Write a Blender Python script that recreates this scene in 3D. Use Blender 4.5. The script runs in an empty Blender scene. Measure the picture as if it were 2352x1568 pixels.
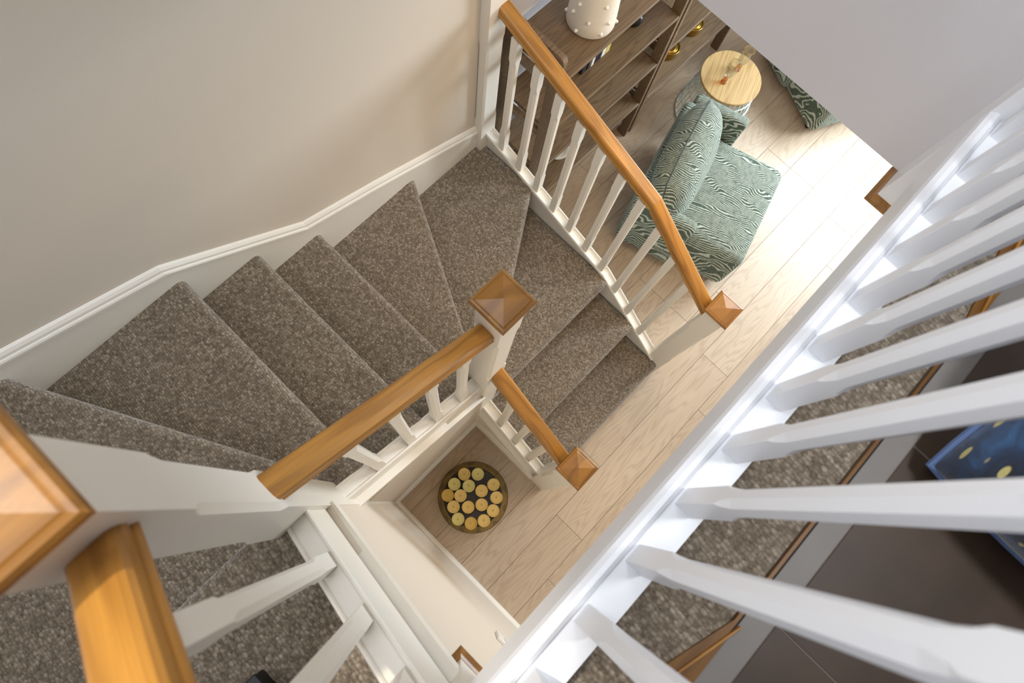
import bpy, bmesh, math, random
from mathutils import Vector, Matrix
random.seed(7)
S = bpy.context.scene
COL = S.collection

# ------------------------------------------------------------------ camera, light, exposure
cam_d = bpy.data.cameras.new('camera')
cam = bpy.data.objects.new('camera', cam_d)
COL.objects.link(cam)
cam.matrix_world = Matrix(((0.69404496, 0.68259191, -0.22884468, -0.424255),
                           (-0.71489874, 0.69096802, -0.10715867, -0.259774),
                           (0.08497872, 0.23797371, 0.96754697, 3.685207),
                           (0, 0, 0, 1)))
cam_d.sensor_width = 36
cam_d.lens = 22.88
cam_d.clip_start = 0.02
cam_d.dof.use_dof = True
cam_d.dof.focus_distance = 2.2
cam_d.dof.aperture_fstop = 4.4
S.camera = cam

w = bpy.data.worlds.new('sky')
S.world = w
w.use_nodes = True
w.node_tree.nodes['Background'].inputs[0].default_value = (0.72, 0.82, 1, 1)
w.node_tree.nodes['Background'].inputs[1].default_value = 0.4


def area(name, loc, target, power, color, sx, sy, spread=180):
    d = bpy.data.lights.new(name, 'AREA')
    d.shape = 'RECTANGLE'
    d.size, d.size_y = sx, sy
    d.energy = power
    d.color = color
    d.spread = math.radians(spread)
    o = bpy.data.objects.new(name, d)
    o.location = loc
    o.rotation_euler = (Vector(target) - Vector(loc)).to_track_quat('-Z', 'Y').to_euler()
    COL.objects.link(o)
    return o


# daylight through the glazed doors of the living room, daylight from the upstairs window,
# warm ceiling lamps upstairs and down, cool fill added over the landing
area('living_room_window_light', (3.90, -0.90, 1.10), (1.3, -0.60, 0.0), 190, (0.78, 0.90, 1.0), 1.6, 2.0, 160)
area('roof_window_light', (-0.45, 0.45, 4.95), (-0.40, 0.1, 2.6), 19, (0.84, 0.91, 1.0), 0.9, 0.9)
area('landing_fill_light', (0.40, 0.35, 4.95), (0.30, -0.6, 2.6), 13, (0.86, 0.92, 1.0), 0.5, 0.5)  # added fill that brightens the landing carpet behind the balusters
area('landing_carpet_fill', (0.35, -1.0, 4.6), (0.30, -0.98, 2.6), 3.6, (0.92, 0.95, 1.0), 0.3, 0.3, 75)  # second added fill, straight down on the dark landing carpet and tiles
area('upstairs_window_light', (-1.52, 0.10, 4.15), (0.6, -0.2, 2.7), 18, (0.82, 0.90, 1.0), 1.1, 0.9)
area('hall_ceiling_lamp', (0.55, -1.05, 2.27), (0.0, -0.8, 0.6), 6.5, (1.0, 0.68, 0.30), 0.4, 0.4)
area('living_room_ceiling_lamp', (1.25, -0.25, 2.27), (1.1, 0.0, 0.5), 9, (1.0, 0.74, 0.44), 0.5, 0.5)

sp = bpy.data.lights.new('landing_ceiling_spotlight', 'SPOT')
sp.energy, sp.color, sp.spot_size, sp.spot_blend, sp.shadow_soft_size = 150, (1.0, 0.92, 0.80), math.radians(15), .7, .03
spo = bpy.data.objects.new('landing_ceiling_spotlight', sp)
spo.location = (-0.85, 0.78, 4.90)
spo.rotation_euler = (Vector((-.72, -.16, 3.08)) - Vector(spo.location)).to_track_quat('-Z', 'Y').to_euler()
COL.objects.link(spo)

S.view_settings.view_transform = 'Standard'
S.view_settings.look = 'None'
S.view_settings.gamma = 1
S.view_settings.exposure = 0.18
S.view_settings.use_curve_mapping = False
S.cycles.use_denoising = True
S.cycles.max_bounces = 10
S.cycles.transparent_max_bounces = 40
S.cycles.sample_clamp_indirect = 6
S.cycles.caustics_refractive = False
S.cycles.caustics_reflective = False


# ------------------------------------------------------------------ materials
def lin(r, g, b):
    f = lambda c: (c / 255 / 12.92) if c / 255 <= .04045 else ((c / 255 + .055) / 1.055) ** 2.4
    return (f(r), f(g), f(b), 1)


class NT:
    def __init__(s, name):
        s.m = bpy.data.materials.new(name)
        s.m.use_nodes = True
        s.t = s.m.node_tree
        s.b = s.t.nodes['Principled BSDF']

    def n(s, kind, **kw):
        o = s.t.nodes.new(kind)
        for k, v in kw.items():
            setattr(o, k, v)
        return o

    def l(s, a, b):
        s.t.links.new(a, b)

    def math(s, op, a, b=None, c=None):
        o = s.n('ShaderNodeMath', operation=op)
        for i, v in enumerate((a, b, c)):
            if v is None:
                continue
            if isinstance(v, (int, float)):
                o.inputs[i].default_value = v
            else:
                s.l(v, o.inputs[i])
        return o.outputs[0]

    def coords(s, scale=(1, 1, 1), vary=False, rot=(0, 0, 0)):
        tc = s.n('ShaderNodeTexCoord')
        mp = s.n('ShaderNodeMapping')
        mp.inputs['Scale'].default_value = scale
        mp.inputs['Rotation'].default_value = rot
        src = tc.outputs['Object']
        if vary:
            oi = s.n('ShaderNodeObjectInfo')
            ml = s.n('ShaderNodeVectorMath', operation='MULTIPLY_ADD')
            cx = s.n('ShaderNodeCombineXYZ')
            for i in range(3):
                s.l(oi.outputs['Random'], cx.inputs[i])
            s.l(cx.outputs[0], ml.inputs[0])
            ml.inputs[1].default_value = (37.0, 53.0, 71.0)
            s.l(src, ml.inputs[2])
            src = ml.outputs[0]
        s.l(src, mp.inputs['Vector'])
        return mp.outputs[0]

    def noise(s, vec, scale, detail=3, rough=.5, dist=0):
        o = s.n('ShaderNodeTexNoise')
        o.inputs['Scale'].default_value = scale
        o.inputs['Detail'].default_value = detail
        o.inputs['Roughness'].default_value = rough
        o.inputs['Distortion'].default_value = dist
        s.l(vec, o.inputs['Vector'])
        return o.outputs[0]

    def ramp(s, fac, stops):
        o = s.n('ShaderNodeValToRGB')
        e = o.color_ramp.elements
        while len(e) < len(stops):
            e.new(.5)
        for k, (p, c) in zip(e, stops):
            k.position = p
            k.color = c
        s.l(fac, o.inputs[0])
        return o.outputs[0]

    def mix(s, fac, a, b, blend='MIX'):
        o = s.n('ShaderNodeMix', data_type='RGBA', blend_type=blend)
        for i, v in ((0, fac), (6, a), (7, b)):
            if isinstance(v, (int, float)):
                o.inputs[i].default_value = v
            elif isinstance(v, tuple):
                o.inputs[i].default_value = v
            else:
                s.l(v, o.inputs[i])
        return o.outputs[2]

    def bump(s, h, strength=.3, dist=.002):
        o = s.n('ShaderNodeBump')
        o.inputs['Strength'].default_value = strength
        o.inputs['Distance'].default_value = dist
        s.l(h, o.inputs['Height'])
        s.l(o.outputs[0], s.b.inputs['Normal'])

    def out(s, color=None, rough=.5, metal=0, spec=.5, **kw):
        if color is not None:
            if isinstance(color, tuple):
                s.b.inputs['Base Color'].default_value = color
            else:
                s.l(color, s.b.inputs['Base Color'])
        s.b.inputs['Roughness'].default_value = rough
        s.b.inputs['Metallic'].default_value = metal
        s.b.inputs['Specular IOR Level'].default_value = spec
        for k, v in kw.items():
            s.b.inputs[k.replace('_', ' ')].default_value = v
        return s.m


def paint(name, c, rough=.5, bump=.06, scale=220):
    t = NT(name)
    v = t.coords()
    n = t.noise(v, scale, 2)
    big = t.noise(v, 1.3, 2)
    col = t.mix(t.math('MULTIPLY', big, .10), c, tuple(x * .9 for x in c[:3]) + (1,))
    t.bump(n, bump, .001)
    return t.out(col, rough)


def wood(name, light, dark, stretch=14, ring=9, line=.35, rough=.35, coat=0.0, scale=1.0, pore=.5, vary=True):
    """grain runs along the object's own X axis"""
    t = NT(name)
    v = t.coords((1.1 * scale, stretch * scale, stretch * scale), vary)
    body = t.noise(v, .75, 3, .5, .15)
    rings = t.math('SINE', t.math('MULTIPLY', body, ring * 6.283))
    rings = t.math('POWER', t.math('MULTIPLY_ADD', rings, .5, .5), 2.2)
    v2 = t.coords((3 * scale, 130 * scale, 130 * scale), vary)
    fib = t.noise(v2, 2.2, 3, .6)
    base = t.ramp(t.noise(v, .5, 2), [(.3, light), (.72, tuple(l * .72 + d * .28 for l, d in zip(light, dark)))])
    c = t.mix(t.math('MULTIPLY', rings, line), base, dark)
    fm = t.math('MULTIPLY', t.math('SUBTRACT', fib, .35), pore)
    c = t.mix(fm, c, dark)
    t.bump(fib, .08, .001)
    return t.out(c, rough, Coat_Weight=coat, Coat_Roughness=.15)


M = {}
M['white_wood'] = paint('warm_lit_white_paint', lin(232, 225, 212), .4, .03)  # white stair woodwork with the warm light downstairs tinted into its colour
M['cool_lit_white'] = paint('cool_lit_white_paint', lin(238, 238, 240), .35, .03)  # same white woodwork on the landing, cooler daylight tinted into the colour
M['wall'] = paint('matt_wall_paint', lin(214, 202, 185), .75, .10, 300)
M['wall_white'] = paint('matt_white_wall_paint', lin(212, 208, 210), .75, .10, 300)
M['ceiling'] = paint('ceiling_paint', lin(235, 234, 230), .8, .05)
M['oak'] = wood('oiled_oak', lin(188, 132, 54), lin(110, 66, 14), 12, 9, .45, .40, .05, 1.0, .8)
M['oak_cap'] = wood('oak_cap', lin(164, 114, 48), lin(96, 58, 16), 9, 8, .45, .38, .06, 1.0, .7)
M['oak_dark'] = wood('dark_oak_trim', lin(132, 88, 30), lin(70, 42, 10), 12, 8, .4, .35, .1)
M['plank'] = wood('pale_oak_laminate', lin(196, 174, 148), lin(146, 120, 95), 7, 26, .30, .38, .0, 1.0, .45)
M['shelf'] = wood('smoked_oak', lin(126, 102, 74), lin(64, 48, 31), 14, 16, .45, .5, 0, 1, .8)
M['table_oak'] = wood('pale_oak_veneer', lin(200, 168, 114), lin(140, 100, 54), 26, 9, .5, .4, 0, 1.0, .5)


def carpet(name, a, b, c, scale):
    t = NT(name)
    v = t.coords((1, .7, 1), rot=(0, 0, .15))
    vo = t.n('ShaderNodeTexVoronoi')
    vo.inputs['Scale'].default_value = scale
    vo.inputs['Randomness'].default_value = .6
    t.l(v, vo.inputs['Vector'])
    n = t.noise(v, scale * 1.6, 2)
    big = t.noise(v, 9, 3)
    h = t.math('SUBTRACT', 1, vo.outputs['Distance'])
    sep = t.n('ShaderNodeSeparateColor')
    t.l(vo.outputs['Color'], sep.inputs[0])
    f = t.math('ADD', t.math('MULTIPLY', n, .60), t.math('MULTIPLY', sep.outputs[0], .32))
    f = t.math('ADD', f, t.math('MULTIPLY', big, .08))
    tone = t.ramp(f, [(.26, a), (.5, b), (.74, c)])
    tone = t.mix(t.math('MULTIPLY', t.math('SUBTRACT', vo.outputs['Distance'], .24), 1.25), tone, a)
    t.bump(h, .8, .006)
    return t.out(tone, .95, spec=.1, Sheen_Weight=.45, Sheen_Roughness=.45)


M['carpet'] = carpet('woven_wool_carpet', lin(96, 84, 70), lin(139, 125, 107), lin(178, 164, 145), 135)


def fabric(name, F, amp, sc):
    t = NT(name)
    v = t.coords((1, 1, 1))
    tc = t.coords((1.0, .5, .62))
    sep = t.n('ShaderNodeSeparateXYZ')
    t.l(v, sep.inputs[0])
    warp = t.noise(tc, sc, 1.2, .4, .5)
    lin_ = t.math('MULTIPLY_ADD', sep.outputs[1], .10, t.math('MULTIPLY_ADD', sep.outputs[2], .28, sep.outputs[0]))
    fld = t.math('MULTIPLY_ADD', lin_, F, t.math('MULTIPLY', warp, amp))
    st = t.math('SINE', t.math('MULTIPLY', fld, 6.283))
    st = t.math('ADD', st, t.math('MULTIPLY_ADD', t.noise(v, 45, 2), 1.6, -.8))
    mr = t.n('ShaderNodeMapRange', interpolation_type='SMOOTHSTEP')
    t.l(st, mr.inputs[0])
    mr.inputs[1].default_value = .10
    mr.inputs[2].default_value = .75
    ground = t.ramp(t.noise(v, 90, 2), [(.3, lin(62, 73, 62)), (.7, lin(92, 104, 90))])
    col = t.mix(mr.outputs[0], ground, lin(182, 186, 172))
    t.bump(mr.outputs[0], .2, .002)
    return t.out(col, .85, spec=.1, Sheen_Weight=.25, Sheen_Roughness=.4, Sheen_Tint=(.85, 1, .93, 1))


M['fabric'] = fabric('green_woodgrain_velvet', 96, 8.5, 11.0)
M['fabric_seam'] = NT('dark_green_piping').out(lin(48, 60, 52), .8, Sheen_Weight=.5)


def plain(name, c, rough=.5, metal=0, **kw):
    t = NT(name)
    n = t.noise(t.coords(), 60, 2)
    col = t.mix(t.math('MULTIPLY', n, .25), c, tuple(x * .8 for x in c[:3]) + (1,))
    return t.out(col, rough, metal, **kw)


M['brass'] = plain('brass', lin(176, 138, 62), .34, 1)
M['gold'] = plain('gold_line', lin(206, 164, 84), .3, .6)
M['wire'] = plain('pale_grey_wire', lin(206, 214, 208), .35)
M['ceramic'] = plain('cream_ceramic', lin(222, 214, 200), .45)
M['black'] = plain('black_ceramic', lin(22, 21, 21), .25)
M['black_case'] = plain('black_plastic', lin(14, 14, 15), .5)
M['green_glaze'] = plain('dark_green_glaze', lin(30, 44, 34), .25)
M['dark_glass_tray'] = plain('dark_tray', lin(52, 38, 22), .45)
M['paper'] = plain('paper', lin(226, 220, 206), .8)
M['book_black'] = plain('black_cover', lin(26, 26, 28), .45)
M['book_navy'] = plain('navy_cover', lin(40, 44, 56), .45)
M['book_white'] = plain('white_cover', lin(214, 208, 198), .5)
M['book_yellow'] = plain('yellow_cover', lin(196, 178, 98), .5)
M['sill'] = plain('grey_stone', lin(126, 119, 112), .5)
M['plastic'] = plain('white_plastic', lin(232, 230, 224), .35)
M['grout'] = plain('grout', lin(112, 98, 90), .9)
M['wick'] = plain('wick', lin(214, 190, 96), .8)
M['piping'] = plain('blue_piping', lin(96, 118, 160), .7)
for nm, c in (('wax_amber', (236, 202, 120)), ('wax_lemon', (230, 216, 138)), ('wax_gold', (222, 184, 92)),
              ('wax_honey', (238, 206, 126))):
    M[nm] = plain(nm, lin(*c), .5, 0, Subsurface_Weight=.25, Subsurface_Radius=(.02, .012, .004))


def tile_mat():
    t = NT('brown_floor_tile')
    n = t.noise(t.coords((1, 1, 1), True), 6, 5, .6)
    c = t.ramp(n, [(.3, lin(60, 47, 36)), (.7, lin(76, 60, 47))])
    return t.out(c, .4)


M['tile'] = tile_mat()


def blue_mat():
    t = NT('blue_leaf_velvet')
    v = t.coords((1, 1, 1))
    n = t.noise(v, 14, 4, .6, .8)
    c = t.ramp(n, [(.36, lin(8, 18, 34)), (.54, lin(18, 48, 82)), (.72, lin(44, 92, 140))])
    lv = t.coords((20, 62, 50), rot=(.5, .3, .9))
    vo = t.n('ShaderNodeTexVoronoi')
    vo.inputs['Scale'].default_value = .8
    t.l(lv, vo.inputs['Vector'])
    gold = t.ramp(vo.outputs['Distance'], [(.20, (1, 1, 1, 1)), (.26, (0, 0, 0, 1))])
    c = t.mix(gold, c, lin(206, 190, 120))
    t.bump(n, .4, .004)
    return t.out(c, .8, Sheen_Weight=.6)


M['blue'] = blue_mat()


def dotted():
    t = NT('dotted_cream_glaze')
    vo = t.n('ShaderNodeTexVoronoi')
    vo.inputs['Scale'].default_value = 55
    t.l(t.coords(), vo.inputs['Vector'])
    c = t.ramp(vo.outputs['Distance'], [(.18, lin(36, 52, 42)), (.24, lin(222, 214, 190))])
    return t.out(c, .3)


M['dotted'] = dotted()


def glass(name, c, rough=0.0, ior=1.45):
    t = NT(name)
    return t.out(c, rough, 0, .5, Transmission_Weight=1.0, IOR=ior)




def thin_glass(name, tint, gloss=.06):
    """thin blown glass: see-through walls with a glossy skin"""
    t = NT(name)
    out = t.t.nodes['Material Output']
    tr_ = t.n('ShaderNodeBsdfTransparent')
    tr_.inputs[0].default_value = tint
    gl = t.n('ShaderNodeBsdfGlossy')
    gl.inputs['Roughness'].default_value = .04
    fr = t.n('ShaderNodeLayerWeight')
    fr.inputs['Blend'].default_value = .25
    f = t.math('MULTIPLY_ADD', fr.outputs['Fresnel'], .35, gloss)
    mx = t.n('ShaderNodeMixShader')
    t.l(f, mx.inputs[0])
    t.l(tr_.outputs[0], mx.inputs[1])
    t.l(gl.outputs[0], mx.inputs[2])
    t.l(mx.outputs[0], out.inputs['Surface'])
    return t.m


M['glass'] = thin_glass('clear_glass', (.95, .96, .95, 1), .03)
M['amber_glass'] = thin_glass('amber_glass', (.92, .62, .28, 1), .12)
M['tray_glass'] = thin_glass('olive_glass', (.80, .74, .50, 1), .12)


# ------------------------------------------------------------------ geometry helpers
def link(name, me, mat, parent=None, loc=(0, 0, 0), rot=None, smooth=False):
    o = bpy.data.objects.new(name, me)
    COL.objects.link(o)
    if mat is not None and not me.materials:
        me.materials.append(mat)
    o.location = loc
    if rot is not None:
        o.rotation_euler = rot
    if parent is not None:
        o.parent = parent
    if smooth:
        for p in me.polygons:
            p.use_smooth = True
    return o


def mesh(name, verts, faces):
    me = bpy.data.meshes.new(name)
    me.from_pydata([tuple(v) for v in verts], [], faces)
    bm = bmesh.new()
    bm.from_mesh(me)
    bmesh.ops.recalc_face_normals(bm, faces=bm.faces)
    bm.to_mesh(me)
    bm.free()
    return me


def bm_mesh(name, bm):
    bmesh.ops.recalc_face_normals(bm, faces=bm.faces)
    me = bpy.data.meshes.new(name)
    bm.to_mesh(me)
    bm.free()
    return me


def tag(o, label=None, cat=None, group=None, kind=None):
    for k, v in (('label', label), ('category', cat), ('group', group), ('kind', kind)):
        if v:
            o[k] = v
    return o


def empty(name, loc=(0, 0, 0), rz=0.0):
    o = bpy.data.objects.new(name, None)
    COL.objects.link(o)
    o.location = loc
    o.rotation_euler = (0, 0, rz)
    o.empty_display_size = .1
    return o


def box_me(name, x0, x1, y0, y1, z0, z1, bevel=0.0, seg=2):
    v = [(x, y, z) for x in (x0, x1) for y in (y0, y1) for z in (z0, z1)]
    f = [(0, 1, 3, 2), (4, 6, 7, 5), (0, 4, 5, 1), (2, 3, 7, 6), (0, 2, 6, 4), (1, 5, 7, 3)]
    me = mesh(name, v, f)
    if bevel:
        bm = bmesh.new()
        bm.from_mesh(me)
        bmesh.ops.bevel(bm, geom=bm.edges[:], offset=bevel, segments=seg, affect='EDGES', profile=.5)
        bm.to_mesh(me)
        bm.free()
    return me


def box(name, x0, x1, y0, y1, z0, z1, mat, parent=None, bevel=0.0, seg=2):
    return link(name, box_me(name, x0, x1, y0, y1, z0, z1, bevel, seg), mat, parent)


def prism_me(name, poly, a0, a1, axis='z'):
    """poly: 2D points; extruded along axis from a0 to a1"""
    n = len(poly)

    def P(p, a):
        return {'z': (p[0], p[1], a), 'x': (a, p[0], p[1]), 'y': (p[0], a, p[1])}[axis]
    v = [P(p, a0) for p in poly] + [P(p, a1) for p in poly]
    f = [tuple(range(n))[::-1], tuple(range(n, 2 * n))]
    f += [(i, (i + 1) % n, n + (i + 1) % n, n + i) for i in range(n)]
    return mesh(name, v, f)


def prism(name, poly, a0, a1, mat, axis='z', parent=None):
    return link(name, prism_me(name, poly, a0, a1, axis), mat, parent)


def lathe_me(name, prof, seg=32, cap0=True, cap1=False):
    v, f = [], []
    for r, z in prof:
        for i in range(seg):
            a = 2 * math.pi * i / seg
            v.append((r * math.cos(a), r * math.sin(a), z))
    for k in range(len(prof) - 1):
        for i in range(seg):
            j = (i + 1) % seg
            f.append((k * seg + i, k * seg + j, (k + 1) * seg + j, (k + 1) * seg + i))
    if cap0:
        f.append(tuple(range(seg))[::-1])
    if cap1:
        f.append(tuple(range((len(prof) - 1) * seg, len(prof) * seg)))
    return mesh(name, v, f)


def tube_me(name, pts, r, seg=6, closed=False):
    pts = [Vector(p) for p in pts]
    n = len(pts)
    v, f = [], []
    up0 = None
    for i, p in enumerate(pts):
        if closed:
            d = pts[(i + 1) % n] - pts[i - 1]
        else:
            d = pts[min(i + 1, n - 1)] - pts[max(i - 1, 0)]
        d.normalize()
        ref = Vector((0, 0, 1)) if abs(d.z) < .9 else Vector((1, 0, 0))
        if up0 is not None:
            ref = up0
        s = d.cross(ref).normalized()
        u = s.cross(d).normalized()
        up0 = u
        for k in range(seg):
            a = 2 * math.pi * k / seg
            v.append(p + s * (r * math.cos(a)) + u * (r * math.sin(a)))
    m = n if closed else n - 1
    for i in range(m):
        a, b = i * seg, ((i + 1) % n) * seg
        for k in range(seg):
            k2 = (k + 1) % seg
            f.append((a + k, a + k2, b + k2, b + k))
    if not closed:
        f.append(tuple(range(seg)))
        f.append(tuple(range((n - 1) * seg, n * seg))[::-1])
    return mesh(name, v, f)


def post_me(name, wd, zs):
    """square post; zs = list of (z, chamfer)"""
    h = wd / 2
    v, f = [], []
    for z, c in zs:
        c = max(c, .0008)
        for x, y in ((h, -h + c), (h, h - c), (h - c, h), (-h + c, h), (-h, h - c), (-h, -h + c), (-h + c, -h), (h - c, -h)):
            v.append((x, y, z))
    for k in range(len(zs) - 1):
        for i in range(8):
            j = (i + 1) % 8
            f.append((k * 8 + i, k * 8 + j, k * 8 + 8 + j, k * 8 + 8 + i))
    f.append(tuple(range(8))[::-1])
    f.append(tuple(range(len(zs) * 8 - 8, len(zs) * 8)))
    return mesh(name, v, f)


def stops(z0, z1, ranges, ch, tr=.022):
    zs = [(z0, 0)]
    for a, b in ranges:
        zs += [(a, 0), (a + .3 * tr, ch * .55), (a + tr, ch), (b - tr, ch), (b - .3 * tr, ch * .55), (b, 0)]
    zs.append((z1, 0))
    return zs


def along(p0, p1):
    """rotation matrix with X from p0 to p1, Y horizontal"""
    d = (Vector(p1) - Vector(p0)).normalized()
    y = Vector((0, 0, 1)).cross(d).normalized()
    z = d.cross(y)
    return Matrix((d, y, z)).transposed()


RAIL = [(-.020, -.056), (.020, -.056), (.020, -.047), (.030, -.043), (.0315, -.038), (.0295, -.033), (.0270, -.031), (.0275, -.027), (.0300, -.022),
        (.0295, -.012), (.026, -.005), (.020, -.001), (.010, 0), (-.010, 0), (-.020, -.001), (-.026, -.005), (-.0295, -.012), (-.0300, -.022), (-.0275, -.027),
        (-.0270, -.031), (-.0295, -.033), (-.0315, -.038), (-.030, -.043), (-.020, -.047)]


def handrail(p0, p1, parent, mat, name='handrail', prof=RAIL):
    """plumb-cut rail; p0, p1 are points of its top centre line"""
    R = along(p0, p1)
    h = Vector(p1) - Vector(p0)
    h.z = 0
    side = Vector((0, 0, 1)).cross(h.normalized())
    k = len(prof)
    cz = 1 / max(.3, R[2][2])
    v = []
    for p in (p0, p1):
        for a, b in prof:
            wv = Vector(p) + side * a + Vector((0, 0, b * cz))
            v.append(R.transposed() @ (wv - Vector(p0)))
    f = [tuple(range(k)), tuple(range(k, 2 * k))] + [(i, (i + 1) % k, k + (i + 1) % k, k + i) for i in range(k)]
    o = link(name, mesh(name, v, f), mat, parent, p0, R.to_euler())
    return o


NEWEL, CAPH = .094, .0617


def cap_me(name, flip=False):
    prof = [(.040, -.020), (.048, -.019), (.053, -.012), (.0617, -.006), (.0617, .004), (.0585, .010), (.0535, .012), (.0515, .0105),
            (.0485, .0125), (.001, .027)]
    v, f = [], []
    sgn = -1 if flip else 1
    for r, z in prof:
        for x, y in ((r, -r), (r, r), (-r, r), (-r, -r)):
            v.append((x, y, sgn * z))
    for k in range(len(prof) - 1):
        for i in range(4):
            j = (i + 1) % 4
            f.append((k * 4 + i, k * 4 + j, k * 4 + 4 + j, k * 4 + 4 + i))
    f.append((0, 1, 2, 3))
    f.append(tuple(range(len(prof) * 4 - 4, len(prof) * 4)))
    return mesh(name, v, f)


CAP_ME = cap_me('newel_cap')
DROP_ME = cap_me('newel_drop', True)


def newel(x, y, z0, zrim, ranges, label, cap=True, drop=None, mat='white_wood'):
    me = post_me('newel_post', NEWEL, stops(z0, zrim - .015, ranges, .011, .03))
    o = link('newel_post', me, M[mat], None, (x, y, 0))
    tag(o, label, 'newel post')
    if cap:
        c = link('cap', CAP_ME, M['oak_cap'], o, (0, 0, zrim))
        c['label'] = 'oak pyramid cap with a moulded rim'
    if drop:
        c = link('drop_cap', DROP_ME, M['oak_cap'], o, (0, 0, drop))
        c['label'] = 'oak drop cap under the post'
    return o


BAL_W = .0345


def baluster_me(h, lo=.12, up=.13):
    return post_me('baluster', BAL_W, stops(0, h, [(lo, h - up)], .0085, .03))


# ------------------------------------------------------------------ setting: ground floor
LX = -0.645          # under-stair side wall plane
WY = 0.89            # wall beside the stairs
FL = 2.60            # upper floor level
CZ = 2.30            # ground floor ceiling

sub = box('floor', -0.70, 4.6, -3.3, 1.0, -.08, -.006, plain('floor_joint_base', lin(112, 92, 74), .8))
tag(sub, kind='structure')
PLK = {}
rows = {}
PW, PL = .195, 1.29
offs = {0: -.083, -1: -.36, 1: .28, 2: 1.29 - 1.29, 3: 1.29 - 1.29 * 1 + .0, 4: .55, 5: -.2, 6: .35}
pl_me = box_me('plank', 0, PL - .0016, 0, PW - .0016, -.006, 0, .0007, 1)
rr = random.Random(3)
for k in range(-12, 9):
    y0 = -.905 + PW * k
    if y0 > .99 or y0 < -3.3:
        continue
    off = offs.get(k, rr.uniform(-.6, .6))
    x = off
    while x > -.70:
        x -= PL
    while x < 4.5:
        xa, xb = max(x, -.70), min(x + PL, 4.55)
        yb = min(y0 + PW, .995)
        if xb - xa > .02:
            if xa == x and xb == x + PL and yb == y0 + PW:
                link('plank', pl_me, M['plank'], sub, (x, y0, 0))
            else:
                me = box_me('plank', xa - x, xb - x - .0016, 0, yb - y0 - .0016, -.006, 0, .0007, 1)
                link('plank', me, M['plank'], sub, (x, y0, 0))
        x += PL

# walls (each from its real place; upper storey up to 5 m)
tag(box('wall_left', -1.70, .934, WY, WY + .12, 0, 5.0, M['wall']), kind='structure')
tag(box('wall_living_room', .934, 4.6, .93, 1.05, 0, CZ, M['wall_white']), kind='structure')
tag(prism('wall_under_stairs', [(-3.3, 0), (-.02, 0), (-.02, 1.98), (-.40, 2.29), (-3.3, 2.29)], LX - .03, LX, M['wall'], 'x'), kind='structure')
tag(box('wall_under_flight', LX - .02, -.03, -.035, -.005, 0, 1.16, M['wall']), kind='structure')
tag(box('wall_upper_right', .904, 1.02, -.53, 1.0, CZ, 5.0, M['wall_white']), kind='structure')
tag(box('wall_upper_left', -1.70, -1.58, -3.3, 1.0, 1.6, 5.0, M['wall_white']), kind='structure')
tag(box('wall_far_right', 3.96, 4.06, -3.3, 1.05, 0, CZ, M['wall_white']), kind='structure')
tag(box('ceiling', -1.70, 3.0, -3.3, 1.0, 5.0, 5.1, M['ceiling']), kind='structure')
tag(box('ceiling_lower', 1.02, 4.65, -.53, 1.05, CZ, CZ + .12, M['ceiling']), kind='structure')
tag(box('wall_upper_back', -1.70, 3.0, -3.4, -3.3, FL, 5.0, M['wall_white']), kind='structure')

# upper floor slab with its fascia to the stairwell
slab = box('floor_upper', -0.64, 4.6, -3.3, -.5286, CZ, FL - .012, M['wall_white'])
tag(slab, kind='structure')
tag(box('floor_upper_stairhead', -1.58, -.64, -3.3, -.56, CZ, FL - .012, M['ceiling']), kind='structure')

# skirtings
sk = [(0, 0), (.016, 0), (.016, .075), (.012, .082), (.012, .088), (.008, .094), (.006, .105), (0, .107)]


def skirting(name, p0, p1, nrm, prof=sk):
    p0, p1, nrm = Vector(p0), Vector(p1), Vector(nrm)
    v = [p + nrm * a + Vector((0, 0, b)) for p in (p0, p1) for a, b in prof]
    k = len(prof)
    f = [tuple(range(k)), tuple(range(k, 2 * k))] + [(i, (i + 1) % k, k + (i + 1) % k, k + i) for i in range(k)]
    return tag(link(name, mesh(name, v, f), M['white_wood']), kind='structure')


skirting('baseboard_under_stairs', (LX, -3.2, 0), (LX, -.035, 0), (1, 0, 0))
skirting('baseboard_under_flight', (LX, -.035, 0), (-.03, -.035, 0), (0, -1, 0))
skirting('baseboard_spandrel', (-.036, -.47, 0), (-.036, -.03, 0), (-1, 0, 0))
skirting('baseboard_living_room', (.94, .93, 0), (4.5, .93, 0), (0, -1, 0))

# ------------------------------------------------------------------ staircase
R = .2
stairs = empty('staircase', (0, 0, 0))
tag(stairs, 'grey carpeted winding staircase turning twice between white strings', 'staircase')
XI, XO, YI = .022, .876, .026
YW = .875


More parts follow.
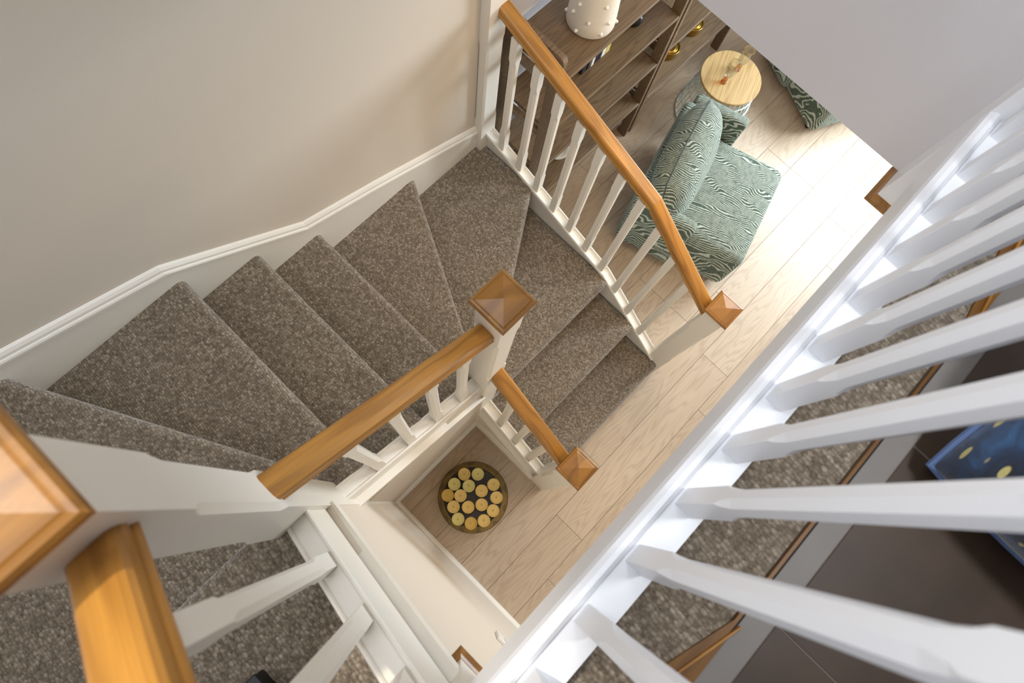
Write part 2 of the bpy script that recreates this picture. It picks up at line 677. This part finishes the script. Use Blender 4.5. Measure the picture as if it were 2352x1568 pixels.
def tread(poly, k, nf=1):
    """poly starts with the nosing edge (nf+1 points); carpeted board with a rolled nose"""
    zt = R * k
    me = prism_me('tread', poly, zt - .060, zt)
    bm = bmesh.new()
    bm.from_mesh(me)
    fr = [Vector((p[0], p[1], 0)) for p in poly[:nf + 1]]
    ed = []
    for e in bm.edges:
        a, b = e.verts
        if abs(a.co.z - b.co.z) < 1e-5:
            pa, pb = Vector((a.co.x, a.co.y, 0)), Vector((b.co.x, b.co.y, 0))
            for i in range(nf):
                if {0, 1} == {min(((pa - q).length, j) for j, q in enumerate((fr[i], fr[i + 1])))[1],
                              min(((pb - q).length, j) for j, q in enumerate((fr[i], fr[i + 1])))[1]} \
                        and min((pa - fr[i]).length, (pa - fr[i + 1]).length) < 1e-4 and min((pb - fr[i]).length, (pb - fr[i + 1]).length) < 1e-4:
                    ed.append(e)
    bmesh.ops.bevel(bm, geom=ed, offset=.029, segments=8, affect='EDGES', profile=.5)
    bmesh.ops.recalc_face_normals(bm, faces=bm.faces)
    bm.to_mesh(me)
    bm.free()
    o = link('tread', me, M['carpet'], stairs)
    # riser: thin upright panel set back under the nose
    a, b = fr[0], fr[1]
    cen = sum((Vector((p[0], p[1], 0)) for p in poly), Vector()) / len(poly)
    d = (b - a).normalized()
    n = Vector((-d.y, d.x, 0))
    if n.dot(cen - a) < 0:
        n = -n
    q = [a + n * .028, b + n * .028, b + n * .048, a + n * .048]
    link('riser', prism_me('riser', [(p.x, p.y) for p in q], zt - R, zt - .050), M['carpet'], stairs)
    return o


N4a, N4b = (XO, .523), (.047, -.012)
N5a, N5b = (.438, YW), (.046, .112)
N9a, N9b = (-1.058, YW), (-.636, .062)
XL = -1.575
N10a, N10b = (XL, .55), (-.737, .047)
tread([(XI, -.545), (XO, -.545), (XO, -.26), (XI, -.26)], 1)
tread([(XI, -.298), (XO, -.298), (XO, -.01), (XI, -.01)], 2)
tread([(XI, -.05), (XO, -.05), (XO, .57), (.047, .03), (.047, -.03)], 3)
tread([N4a, N4b, (.02, .05), (.046, .112), (.40, YW + .0), (XO, YW)][:3] + [(.02, .14), (.39, YW), (XO, YW)], 4)
tread([N5a, N5b, (.0, .047), (-.10, .047), (-.10, YW)], 5)
tread([(-.066, YI), (-.066, YW), (-.34, YW), (-.34, YI)], 6)
tread([(-.306, YI), (-.306, YW), (-.58, YW), (-.58, YI)], 7)
tread([(-.546, YI), (-.546, YW), (-1.10, YW), (-.66, .03), (-.65, YI)], 8)
tread([N9a, N9b, (-.70, .03), (-.79, .03), (XL, .50), (XL, YW)], 9)
tread([N10a, N10b, (-.737, -.04), (XL, -.04)], 10)
tread([(XL, .0), (-.708, .0), (-.708, -.34), (XL, -.34)], 11)
tread([(XL, -.305), (-.708, -.305), (-.708, -.60), (XL, -.60)], 12)


def strip(poly_top, dz_top, dz_bot):
    return [(a, z + dz_top) for a, z in poly_top] + [(a, max(z + dz_bot, .0)) for a, z in reversed(poly_top)]


# strings and base rails: outer and inner lower flight, middle flight, upper flight
OUT = [(-.50, .215), (-.006, .612), (.845, .905)]
prism('outer_string', strip(OUT, -.008, -.27), .884, .918, M['white_wood'], 'x', stairs)
prism('outer_string_panel', strip(OUT, -.26, -3), .892, .910, M['white_wood'], 'x', stairs)
INN = [(-.50, .225), (-.04, .615)]
prism('inner_string', strip(INN, -.008, -.20), -.024, .021, M['white_wood'], 'x', stairs)
prism('inner_string_panel', strip(INN, -.19, -3), -.036, -.006, M['white_wood'], 'x', stairs)
prism('string_moulding', strip(INN, -.155, -.20), -.046, -.020, M['white_wood'], 'x', stairs)
MID = [(-.65, 1.645), (-.04, 1.146)]
prism('middle_string', strip(MID, -.008, -.24), -.024, .025, M['white_wood'], 'y', stairs)
prism('string_moulding', strip(MID, -.15, -.185), -.052, -.020, M['white_wood'], 'y', stairs)
prism('string_moulding', strip(MID, -.185, -.30), -.036, -.020, M['white_wood'], 'y', stairs)
UPP = [(-.50, 2.60), (-.04, 2.205)]
prism('upper_string', strip(UPP, -.008, -.20), -.710, -.657, M['white_wood'], 'x', stairs)
prism('string_moulding', strip(UPP, -.215, -.27), -.674, -.634, M['white_wood'], 'x', stairs)
# wall string along the left wall with its moulded top
WS = [(.842, .925), (-.10, 1.29), (-.575, 1.69), (-1.575, 2.06)]
WS = [(.842, .922), (.25, 1.165), (-.10, 1.296), (-.565, 1.685), (-1.20, 1.925), (-1.575, 2.07)]
prism('wall_string', strip(WS, 0, -.42), .872, .8895, M['white_wood'], 'y', stairs)


def sweep_y(name, line, prof):
    """line: (x, z) points; prof: (y, dz)"""
    k = len(prof)
    v = [(x, y, z + dz) for x, z in line for y, dz in prof]
    f = [tuple(range(k)), tuple(range((len(line) - 1) * k, len(line) * k))]
    for s_ in range(len(line) - 1):
        for i in range(k):
            j = (i + 1) % k
            f.append((s_ * k + i, s_ * k + j, (s_ + 1) * k + j, (s_ + 1) * k + i))
    return link(name, mesh(name, v, f), M['white_wood'], stairs)


sweep_y('string_moulding', WS, [(.889, .040), (.880, .036), (.874, .026), (.8725, .014), (.869, .012), (.866, .006), (.866, -.004), (.870, -.008),
                                (.876, -.008), (.889, -.008)])
# winder panel closing the underside towards the left wall of the upper flight
prism('upper_wall_string', [(.90, 2.06), (.55, 2.12), (.0, 2.42), (-.56, 2.84), (-.56, 2.2), (.90, 1.6)], -1.5795, -1.574, M['white_wood'], 'x', stairs)

# ------------------------------------------------------------------ newel posts
ZL = 0.0
nD = newel(0, 0, 0, 2.132, [(1.38, 1.90)], 'tall white newel post in the middle of the stairs, between lower and middle flight')
nF = newel(0, -.5143, 0, 1.104, [(.47, .88)], 'white newel post at the foot of the short inner railing, nearest the candle tray')
nE = newel(.93, -.5143, 0, 1.106, [(.39, .86)], 'white newel post at the foot of the outer railing, beside the green armchair')
nA = newel(-.689, 0, 0, 3.130, [(2.42, 2.86)], 'big white newel post close to the camera at the head of the middle flight')
nC = newel(-.675, -.5297, 2.275, 3.62, [(2.9, 3.4)], 'white landing newel post with an oak drop cap at the bottom of the picture', drop=2.262)
nB = newel(.877, -.5297, 2.275, 3.62, [(2.9, 3.4)], 'white landing newel post against the right wall with an oak drop cap', drop=2.262, mat='cool_lit_white')
me = post_me('newel_post', .094, stops(.60, CZ, [(1.02, 1.55)], .011, .03))
for v_ in me.vertices:
    v_.co.y = v_.co.y * .5
g = link('newel_post', me, M['white_wood'], None, (.886, .866, 0))
tag(g, 'white half newel post in the corner against the left wall', 'newel post')

# ------------------------------------------------------------------ balustrades


def base_rail(parent, line, c, axis, wd=.056, th=.02):
    """capping laid along a string, with raised edges that hold the fillets"""
    a = wd / 2
    prof = [(-a, -.014), (a, -.014), (a, .003), (a - .003, .009), (a - .007, .009), (a - .010, .005), (a - .011, .0), (-a + .011, .0), (-a + .010, .005),
            (-a + .007, .009), (-a + .003, .009), (-a, .003)]
    k = len(prof)
    v = []
    for s_, z in line:
        for q, dz in prof:
            v.append((c + q, s_, z + dz) if axis == 'x' else (s_, c + q, z + dz))
    f = [tuple(range(k)), tuple(range((len(line) - 1) * k, len(line) * k))]
    for s_ in range(len(line) - 1):
        for i in range(k):
            j = (i + 1) % k
            f.append((s_ * k + i, s_ * k + j, (s_ + 1) * k + j, (s_ + 1) * k + i))
    return link('base_rail', mesh('base_rail', v, f), M['white_wood'], parent)


def lerp_line(line, s_):
    pts = sorted(line)
    for (a, za), (b, zb) in zip(pts, pts[1:]):
        if a - 1e-6 <= s_ <= b + 1e-6:
            return za + (zb - za) * (s_ - a) / (b - a)
    return pts[-1][1] if s_ > pts[-1][0] else pts[0][1]


def balusters(parent, base, top, c, axis, spots, lo=.145, up=.12):
    for s_ in spots:
        zb, zt = lerp_line(base, s_) - .012, lerp_line(top, s_) - .060
        loc = (c, s_, zb) if axis == 'x' else (s_, c, zb)
        link('baluster', baluster_me(zt - zb, lo, up), M['white_wood'], parent, loc)


# outer railing of the lower flight (bends where the winders begin)
b1 = empty('balustrade', (.915, 0, 0))
tag(b1, 'white railing with a bent oak handrail along the outer side of the lower flight', 'railing')
OC = -.012
base_rail(b1, [(s_, z) for s_, z in OUT], .901 - .915, 'x')
TOP1 = [(-.467, 1.075), (-.02, 1.425), (.845, 1.725)]
handrail((0, TOP1[0][0], TOP1[0][1]), (0, TOP1[1][0], TOP1[1][1]), b1, M['oak'])
handrail((0, TOP1[1][0], TOP1[1][1]), (0, TOP1[2][0], TOP1[2][1]), b1, M['oak'])
balusters(b1, OUT, TOP1, -.012, 'x', [.755 - .121 * i for i in range(10)])
# short inner railing of the lower flight
b2 = empty('balustrade', (0, 0, 0))
tag(b2, 'short railing with oak handrail on the inner side of the lower flight, above the candles', 'railing')
base_rail(b2, INN, -.002, 'x')
TOP2 = [(-.467, 1.045), (-.047, 1.395)]
handrail((0, TOP2[0][0], TOP2[0][1]), (0, TOP2[1][0], TOP2[1][1]), b2, M['oak'])
balusters(b2, INN, TOP2, 0, 'x', [-.155, -.265, -.375])
# inner railing of the middle flight
b3 = empty('balustrade', (0, 0, 0))
tag(b3, 'railing with oak handrail beside the middle flight, between the two tall newel posts', 'railing')
base_rail(b3, MID, 0.001, 'y')
TOP3 = [(-.642, 2.46), (-.047, 1.985)]
handrail((TOP3[0][0], 0, TOP3[0][1]), (TOP3[1][0], 0, TOP3[1][1]), b3, M['oak'])
balusters(b3, MID, TOP3, 0, 'y', [-.135, -.26, -.385, -.51])
# inner railing of the upper flight
b4 = empty('balustrade', (-.689, 0, 0))
tag(b4, 'railing with a thick oak handrail beside the top flight, nearest the camera', 'railing')
base_rail(b4, UPP, .005, 'x', .06)
TOP4 = [(-.047, 3.03), (-.4827, 3.39)]
handrail((0, TOP4[0][0], TOP4[0][1]), (0, TOP4[1][0], TOP4[1][1]), b4, M['oak'])
balusters(b4, UPP, TOP4, 0.005, 'x', [-.165, -.285, -.405], .13, .13)
# level railing of the landing
b5 = empty('balustrade', (0, -.5297, FL))
tag(b5, 'level white railing along the edge of the upper landing on the right', 'railing')
BR = [(-.060, -.075), (.049, -.075), (.049, .020), (.046, .034), (.038, .041), (.030, .043), (.0225, .038), (.0215, .030), (-.030, .030), (-.036, .030), (-.038, .02),
      (-.038, -.075)]
v = [(x, y, z) for x in (-.628 - 0, .830) for y, z in BR]
k = len(BR)
f = [tuple(range(k)), tuple(range(k, 2 * k))] + [(i, (i + 1) % k, k + (i + 1) % k, k + i) for i in range(k)]
link('base_rail', mesh('base_rail', v, f), M['cool_lit_white'], b5)
LB = post_me('baluster', BAL_W, stops(0, .85, [(.165, .70)], .0098, .04))
for i in range(12):
    x = -.5265 + .121 * i
    if x < .82:
        link('baluster', LB, M['cool_lit_white'], b5, (x, -.002, .029))
handrail((-.628, 0, .92), (.83, 0, .92), b5, M['oak'])

# ------------------------------------------------------------------ upper landing: carpet, threshold, tiles, cushion
lc = box('landing_carpet', -.64, 3.0, -.706, -.569, FL - .012, FL, M['carpet'])
tag(lc, 'narrow grey carpet of the landing behind the white balusters', 'carpet')
lc2 = box('landing_carpet', -1.575, -.64, -3.2, -.575, FL - .045, FL, M['carpet'])
tag(lc2, 'grey carpet at the head of the top flight', 'carpet')
ds = empty('door_threshold', (0, -.712, FL))
tag(ds, 'oak and grey stone threshold between landing carpet and brown tiles', 'threshold')
box('oak_strip', -.30, .45, -.004, .002, -.012, .003, M['oak_dark'], ds)
st = box('stone_sill', -.60, 1.4, -.052, -.008, -.012, .002, M['sill'], ds)
for pts in ([(-.245, .004), (-.62, .118), (-.62, -.008), (-.27, -.006)], [(.385, -.004), (.78, .068), (.78, -.008), (.40, -.008)]):
    wv = prism('oak_wedge', pts, -.012, .006, M['oak_dark'], 'z', ds)
    n2 = [(p[0], p[1] - d_) for p, d_ in ((pts[0], .012), (pts[1], .024), (pts[1], .030), (pts[0], .015))]
    prism('oak_bead', n2, .005, .012, M['oak'], 'z', ds)
tl = tag(box('floor_bathroom', -.6, 1.5, -2.9, -.764, FL - .012, FL - .0012, M['grout']), kind='structure')
ys = [-.766, -1.37, -1.97, -2.57]
for i in range(len(ys) - 1):
    for j in range(-1, 4):
        x0, x1 = -.2 + .4 * j, .2 + .4 * j
        link('tile', box_me('tile', max(x0, -.6) + .0015, min(x1, 1.5) - .0015, ys[i + 1] + .0015, ys[i] - .0015, FL - .004, FL, .0008, 1), M['tile'], tl)


def squircle(u, q, k=.62):
    return u * math.sqrt(max(0, 1 - k * q * q / 2)), q * math.sqrt(max(0, 1 - k * u * u / 2))


def pillow_me(name, w_, h_, t_, n=20, k=.62):
    """soft cushion in the local XZ plane, seam around its edge"""
    v, f = [], []
    for side in (1, -1):
        for i in range(n + 1):
            for j in range(n + 1):
                u, q = -math.cos(math.pi * i / n), -math.cos(math.pi * j / n)
                b = ((1 - u ** 4) * (1 - q ** 4)) ** .55
                sx, sz = squircle(u, q, k)
                v.append((sx * w_ / 2, side * t_ / 2 * b, sz * h_ / 2))
    m = (n + 1) * (n + 1)
    for s_ in (0, 1):
        for i in range(n):
            for j in range(n):
                a = s_ * m + i * (n + 1) + j
                f.append((a, a + n + 1, a + n + 2, a + 1))
    me = mesh(name, v, f)
    bm = bmesh.new()
    bm.from_mesh(me)
    bmesh.ops.remove_doubles(bm, verts=bm.verts[:], dist=.0005)
    bmesh.ops.recalc_face_normals(bm, faces=bm.faces[:])
    bm.to_mesh(me)
    bm.free()
    return me


def seam_path(w_, h_, k=.62, n=48):
    pts = []
    for i in range(n):
        a = 2 * math.pi * i / n
        c_, s_ = math.cos(a), math.sin(a)
        m_ = max(abs(c_), abs(s_))
        sx, sz = squircle(c_ / m_, s_ / m_, k)
        pts.append((sx * w_ / 2, 0, sz * h_ / 2))
    return pts


cu = empty('cushion')
link('cushion_body', pillow_me('cushion_body', .46, .46, .24, 20, .2), M['blue'], cu, smooth=True)
link('piping', tube_me('piping', seam_path(.462, .462, .2), .008, 8, True), M['piping'], cu)
e1 = Vector((.73, .02, .68)).normalized()
e2 = Vector((.0, -1, .12)).normalized()
n_ = e2.cross(e1).normalized()
e2 = e1.cross(n_).normalized()
corner = Vector((.168, -.782, FL + .035))
cu.matrix_world = Matrix.Translation(corner + e1 * .225 + e2 * .225) @ Matrix((e1, n_, e2)).transposed().to_4x4()
tag(cu, 'blue leaf patterned cushion with pale blue piping on the brown tiles', 'cushion')

# black case on the top flight
bc = link('case', box_me('case', -.30, 0, -.22, 0, 0, .055, .006, 2), M['black_case'], None, (-.926, -.214, 2.2))
bc.rotation_euler = (0, 0, 0)
tag(bc, 'black flat case lying on the carpeted step at the bottom edge', 'case')
link('lid', box_me('lid', -.302, .002, -.222, .002, .055, .062, .002, 1), M['black_case'], bc)

# light switch on the under-stair wall
sw = link('light_switch', box_me('light_switch', 0, .012, -.05, .05, -.06, .06, .003, 2), M['plastic'], None, (LX, -.735, 1.235))
tag(sw, 'white light switch plate on the cream wall below the landing edge', 'switch')
link('rocker', box_me('rocker', .010, .017, -.016, .016, -.026, .026, .002, 1), M['plastic'], sw)

# ------------------------------------------------------------------ candle tray
tr = empty('candle_tray', (-.338, -.313, 0))
tag(tr, 'round dark glass tray filled with yellow candles on the wood floor', 'tray')
link('tray_base', lathe_me('tray_base', [(.001, .003), (.150, .003), (.158, .006), (.160, .009), (.157, .012), (.150, .010), (.001, .010)], 64, False), M['dark_glass_tray'], tr, smooth=True)
link('tray_rim', lathe_me('tray_rim', [(.158, .009), (.168, .016), (.178, .030), (.186, .048), (.1885, .059)], 64, False), M['tray_glass'], tr, smooth=True)
link('tray_edge', tube_me('tray_edge', [(.1885 * math.cos(a * math.pi / 32), .1885 * math.sin(a * math.pi / 32), .059) for a in range(64)], .0013, 6, True), M['black'], tr)
CD = [(-0.2861, -0.1932, 'amber', 'amber candle at the top of the tray, left of the two uppermost'),
      (-0.2343, -0.2458, 'lemon', 'pale lemon candle at the top of the tray, right of the two uppermost'),
      (-0.3613, -0.192, 'lemon', 'greenish yellow candle at the upper left rim of the tray'),
      (-0.3131, -0.255, 'lemon', 'greenish yellow candle just below the uppermost pair in the tray'),
      (-0.428, -0.2089, 'gold', 'darkest golden candle at the far left rim of the tray'),
      (-0.3811, -0.2593, 'honey', 'honey candle touching the darkest golden one at the left'),
      (-0.214, -0.3465, 'honey', 'honey candle at the upper right rim of the tray'),
      (-0.2831, -0.3234, 'amber', 'amber candle right of the tray middle, upper of the inner pair'),
      (-0.252, -0.4064, 'honey', 'honey candle at the far right rim of the tray'),
      (-0.4485, -0.2739, 'honey', 'honey candle at the left of the tray, below the darkest golden one'),
      (-0.3948, -0.3317, 'amber', 'amber candle below the bare middle of the tray'),
      (-0.3349, -0.3752, 'amber', 'amber candle right of the tray middle, lower of the inner pair'),
      (-0.3137, -0.4413, 'honey', 'honey candle at the lower right rim, below the rightmost one'),
      (-0.4764, -0.3368, 'lemon', 'yellow candle at the lower left rim of the tray'),
      (-0.4443, -0.4023, 'gold', 'golden candle with a sooty wick at the very bottom of the tray'),
      (-0.3858, -0.4422, 'honey', 'honey candle at the bottom of the tray, right of the sooty one')]
cn_me = {}
rc = random.Random(5)
wk_me = lathe_me('wick', [(.0052, .038), (.0054, .0435), (.004, .0455), (.0005, .046)], 10, False)
for x, y, kn, lab in CD:
    if kn not in cn_me:
        cn_me[kn] = lathe_me('candle', [(.001, 0), (.0325, 0), (.0338, .002), (.0338, .043), (.0325, .0455), (.031, .0452), (.029, .042), (.012, .0395), (.001, .0385)], 40, False)
    c = link('candle', cn_me[kn], M['wax_' + kn], None, (x, y, .0125), smooth=True)
    tag(c, lab, 'candle', 'candles in the round tray')
    link('wick', wk_me, M['wick'], c)

# ------------------------------------------------------------------ armchairs
A_ANG = math.radians(16.1)


def rounded_block(name, x0, x1, y0, y1, z0, z1, r, cuts=6, puff=0.0, taper=0.0):
    bm = bmesh.new()
    bmesh.ops.create_cube(bm, size=1)
    sx, sy, sz = x1 - x0, y1 - y0, z1 - z0
    for v in bm.verts:
        v.co = Vector((v.co.x * sx, v.co.y * sy, v.co.z * sz))
    bmesh.ops.bevel(bm, geom=bm.edges[:], offset=r, segments=4, affect='EDGES', profile=.5)
    if cuts:
        long = [e for e in bm.edges if e.calc_length() > .12]
        bmesh.ops.subdivide_edges(bm, edges=long, cuts=cuts, use_grid_fill=True)
    for v in bm.verts:
        x, y, z = v.co.x / sx * 2, v.co.y / sy * 2, v.co.z / sz * 2
        p = puff * max(0, 1 - x * x) * max(0, 1 - y * y)
        tp = 1 + taper * z
        v.co = Vector((v.co.x * tp + (x0 + x1) / 2, v.co.y * tp + (y0 + y1) / 2, v.co.z + (p if v.co.z > 0 else 0) + (z0 + z1) / 2))
    return bm_mesh(name, bm)


def make_armchair():
    root = empty('armchair')
    W_ = .675
    link('seat', rounded_block('seat', 0, W_, -.01, .60, .04, .405, .05, 5, .012), M['fabric'], root, smooth=True)
    link('back_shell', rounded_block('back_shell', -.03, W_ + .01, .61, .70, .06, .56, .035, 5), M['fabric'], root, smooth=True)
    for x0, x1 in ((-.045, .03), (W_ + .015, W_ + .085)):
        link('arm', rounded_block('arm', x0, x1, .33, .66, .08, .555, .022, 3), M['fabric'], root, smooth=True)
    p = link('back_cushion', pillow_me('back_cushion', .68, .40, .24), M['fabric'], root, (W_ / 2 - .035, .545, .575), (math.radians(-16), 0, 0), smooth=True)
    link('seam', tube_me('seam', seam_path(.68, .40), .004, 6, True), M['fabric_seam'], p)
    for x in (.06, W_ - .06):
        for y in (.06, .56):
            link('foot', lathe_me('foot', [(.018, 0), (.022, .045)], 12, True, True), M['black'], root, (x, y, 0))
    return root


def copy_tree(o, parent=None):
    c = o.copy()
    COL.objects.link(c)
    c.parent = parent
    for ch in list(o.children):
        copy_tree(ch, c)
    return c


ch1 = make_armchair()
ch1.location = (1.57, -.49, 0)
ch1.rotation_euler = (0, 0, A_ANG)
tag(ch1, 'green swirl patterned armchair beside the foot of the stairs', 'armchair', 'green armchairs')
ch2 = copy_tree(ch1)
ch2.location = (2.83, -.239, 0)
ch2.rotation_euler = (0, 0, math.radians(-25))
tag(ch2, 'second green armchair mostly hidden behind the upper wall edge', 'armchair', 'green armchairs')

# ------------------------------------------------------------------ wire side table
tb = empty('side_table', (2.488, .318, 0))
tag(tb, 'round side table with a pale oak top on a white wire basket', 'table')
TZ = .37
link('table_top', lathe_me('table_top', [(.001, TZ - .018), (.186, TZ - .018), (.189, TZ - .015), (.189, TZ - .003), (.186, TZ), (.001, TZ)], 64, False), M['table_oak'], tb, rot=(0, 0, .35))


def ring(r, z, n=48):
    return [(r * math.cos(2 * math.pi * i / n), r * math.sin(2 * math.pi * i / n), z) for i in range(n)]


for r_, z_ in ((.170, TZ - .024), (.222, .006), (.183, .29), (.196, .20), (.209, .10)):
    link('wire_ring', tube_me('wire_ring', ring(r_, z_), .0045, 6, True), M['wire'], tb)
for i in range(34):
    a = 2 * math.pi * i / 34
    b = a + .06
    link('wire', tube_me('wire', [(.170 * math.cos(a), .170 * math.sin(a), TZ - .024), (.222 * math.cos(b), .222 * math.sin(b), .006)], .0042, 6), M['wire'], tb)


def wine_glass(x, y, label):
    root = empty('glass', (x, y, TZ))
    link('bowl', lathe_me('bowl', [(.001, .052), (.010, .054), (.022, .066), (.031, .090), (.0345, .120), (.0335, .150), (.031, .176), (.0298, .176), (.0323, .150), (.0332, .120), (.0298, .091), (.021, .068), (.009, .057), (.001, .056)], 32, False), M['glass'], root, smooth=True)
    link('stem', lathe_me('stem', [(.001, 0), (.018, 0), (.019, .004), (.010, .012), (.008, .018), (.015, .026), (.016, .034), (.010, .044), (.008, .050), (.001, .052)], 24, False), M['amber_glass'], root, smooth=True)
    link('gold_rim', tube_me('gold_rim', ring(.0304, .1765, 40), .0018, 6, True), M['gold'], root)
    tag(root, label, 'glass', 'glasses on the side table')


wine_glass(2.424, .329, 'gold rimmed glass with amber base, left one on the side table')
wine_glass(2.556, .327, 'gold rimmed glass with amber base, right one on the side table by the wall edge')

# ------------------------------------------------------------------ shelving units
TIER = [.365, .725, 1.08, 1.435]


def frame_me(name, y0, y1, z1, t, leg=.055, r=.026):
    """side frame: two legs joined by a top bar with rounded corners, extruded in X by t"""
    outer = [(y0, 0), (y0, z1 - r)]
    for k in range(1, 6):
        a = math.pi - (math.pi / 2) * k / 6
        outer.append((y0 + r + r * math.cos(a), z1 - r + r * math.sin(a)))
    outer += [(y0 + r, z1), (y1 - r, z1)]
    for k in range(1, 6):
        a = math.pi / 2 - (math.pi / 2) * k / 6
        outer.append((y1 - r + r * math.cos(a), z1 - r + r * math.sin(a)))
    outer += [(y1, z1 - r), (y1, 0)]
    inner = [(y1 - leg, 0), (y1 - leg, z1 - leg), (y0 + leg, z1 - leg), (y0 + leg, 0)]
    n = len(outer)
    # quads strip-wise: left leg, top bar, right leg as one outline polygon
    poly = outer + inner
    me = prism_me(name, poly, 0, t, 'x')
    bm = bmesh.new()
    bm.from_mesh(me)
    bmesh.ops.triangulate(bm, faces=[f for f in bm.faces if len(f.verts) > 4])
    ed = [e for e in bm.edges if abs(e.verts[0].co.x - e.verts[1].co.x) < 1e-6 and len(e.link_faces) == 2
          and abs(e.link_faces[0].normal.dot(e.link_faces[1].normal)) < .2]
    bmesh.ops.bevel(bm, geom=ed, offset=.003, segments=2, affect='EDGES')
    return bm_mesh(name, bm)


def shelf_board(x0, x1, y0, y1, z, parent):
    me = box_me('shelf', 0, x1 - x0, 0, y1 - y0, -.022, 0, .003, 2)
    return link('shelf', me, M['shelf'], parent, (x0, y0, z))


def shelving(x0, x1, tiers, label, top):
    root = empty('shelving_unit', (x0, .585, 0))
    tag(root, label, 'shelves')
    W_ = x1 - x0
    for xx in (0, W_ - .03):
        fm = frame_me('side_frame', 0, .315, top, .03)
        # stand the frame's grain upright: mesh stays, material runs along X
        o = link('side_frame', fm, M['shelf_up'], root, (xx, 0, 0))
        for z in tiers:
            link('support_bar', box_me('support_bar', .004, .026, .05, .265, z - .065, z - .023, .002, 1), M['shelf_up'], root, (xx, 0, 0))
    for z in tiers:
        shelf_board(.03, W_ - .03, .0, .30, z, root)
    return root


M['shelf_up'] = M['shelf'].copy()
M['shelf_up'].name = 'smoked_oak_upright'
for n in M['shelf_up'].node_tree.nodes:
    if n.type == 'MAPPING':
        n.inputs['Rotation'].default_value = (0, math.radians(90), 0)
shelving(.985, 1.965, TIER, 'smoked oak shelving unit standing beside the stair railing, with a vase on top', 1.59)
shelving(1.985, 2.92, [.345, .78, 1.15], 'second smoked oak shelving unit holding the brass pots', 1.40)

# vase with knobs
vs = empty('vase', (1.318, .714, TIER[3]))
tag(vs, 'cream ceramic vase covered in small knobs on the top shelf', 'vase')


def vr(z):
    return .104 - .032 * (z / .40) ** 1.2


prof = [(.001, 0), (.094, 0), (.101, .004)] + [(vr(z), z) for z in (.012, .06, .12, .18, .24, .30, .36, .40)] + [(.066, .40), (.07, .36), (.088, .10), (.001, .02)]
link('body', lathe_me('body', prof, 48, False), M['ceramic'], vs, smooth=True)
kb = lathe_me('knob', [(.0095, -.002), (.0075, .004), (.0045, .009), (.0008, .011)], 10, False)
rk = random.Random(2)
for row in range(6):
    z = .03 + row * .064
    for q in range(6):
        a = 2 * math.pi * (q + .5 * (row % 2)) / 6 + rk.uniform(-.25, .25)
        zz = z + rk.uniform(-.012, .012)
        r_ = vr(zz)
        o = link('knob', kb, M['ceramic'], vs, (r_ * math.cos(a), r_ * math.sin(a), zz), smooth=True)
        o.rotation_euler = Vector((math.cos(a), math.sin(a), .05)).to_track_quat('Z', 'Y').to_euler()


def book(x, th, hh, mat, label, tilt=0.0, y=.690, dp=.15):
    root = empty('book', (x, y, TIER[2]))
    root.rotation_euler = (0, tilt, 0)
    c = .003
    bm = bmesh.new()
    v = [(0, 0), (th, 0), (th, dp), (th - c, dp), (th - c, c), (c, c), (c, dp), (0, dp)]
    link('cover', prism_me('cover', v, 0.0, hh), mat, root)
    bm.free()
    link('pages', box_me('pages', c, th - c, c, dp - .006, .003, hh - .004), M['paper'], root)
    tag(root, label, 'book', 'books on the second shelf')
    return root


book(1.335, .030, .20, M['book_black'], 'thick black book, leftmost of the row under the vase')
book(1.375, .012, .17, M['book_navy'], 'thin dark book beside the thick black one', .10)
book(1.402, .018, .20, M['book_white'], 'white spined book between two dark books', .06)
book(1.428, .024, .21, M['book_black'], 'black book in the middle of the row, right of the leaning ones', .04)
book(1.458, .012, .20, M['book_navy'], 'slim navy book left of the pale ones')
book(1.474, .026, .20, M['book_white'], 'pale book left of the yellow one')
book(1.504, .028, .21, M['book_yellow'], 'yellow book with dark lettering, rightmost of the row')
bl = lathe_me('ornament', [(.001, 0), (.030, 0), (.042, .012), (.046, .03), (.040, .055), (.022, .068), (.018, .085), (.020, .09), (.016, .09), (.014, .07), (.001, .065)], 28, False)
tag(link('ornament', bl, M['black'], None, (1.735, .72, TIER[2]), smooth=True), 'glossy black round ornament on the second shelf', 'ornament')


def pot(x, y, z, label, s_=1.0):
    root = empty('pot', (x, y, z))
    link('bowl', lathe_me('bowl', [(.001, 0), (.054 * s_, 0), (.060 * s_, .006), (.062 * s_, .058), (.060 * s_, .060), (.054 * s_, .060), (.052 * s_, .056), (.050 * s_, .05), (.001, .05)], 40, False), M['brass'], root, smooth=False)
    link('lid', lathe_me('lid', [(.001, .050), (.049 * s_, .050), (.049 * s_, .056), (.045 * s_, .060), (.040 * s_, .056), (.036 * s_, .060), (.030 * s_, .056), (.001, .054)], 40, False), M['brass'], root)
    tag(root, label, 'pot', 'brass pots')


pot(2.585, .715, .345, 'round brass pot on the second unit, right one')
pot(2.345, .705, .345, 'round brass pot on the second unit, left one beside the leg')
pot(1.86, .80, TIER[1], 'brass pot half hidden behind the front leg of the first unit')
bw = link('bowl', lathe_me('bowl', [(.001, 0), (.050, 0), (.060, .010), (.066, .060), (.063, .060), (.001, .058)], 36, False), M['green_glaze'], None, (1.325, .815, TIER[0]), smooth=False)
tag(bw, 'dark green bowl with a dotted cream inside on the lowest shelf', 'bowl')
link('inside', lathe_me('inside', [(.063, .0605), (.055, .061), (.001, .061)], 36, False), M['dotted'], bw)
dsh = link('dish', lathe_me('dish', [(.001, 0), (.035, 0), (.060, .012), (.075, .026), (.073, .028), (.056, .016), (.001, .006)], 36, False), M['ceramic'], None, (1.35, .715, TIER[0]), smooth=True)
tag(dsh, 'small white dish peeking out under a shelf edge', 'dish')
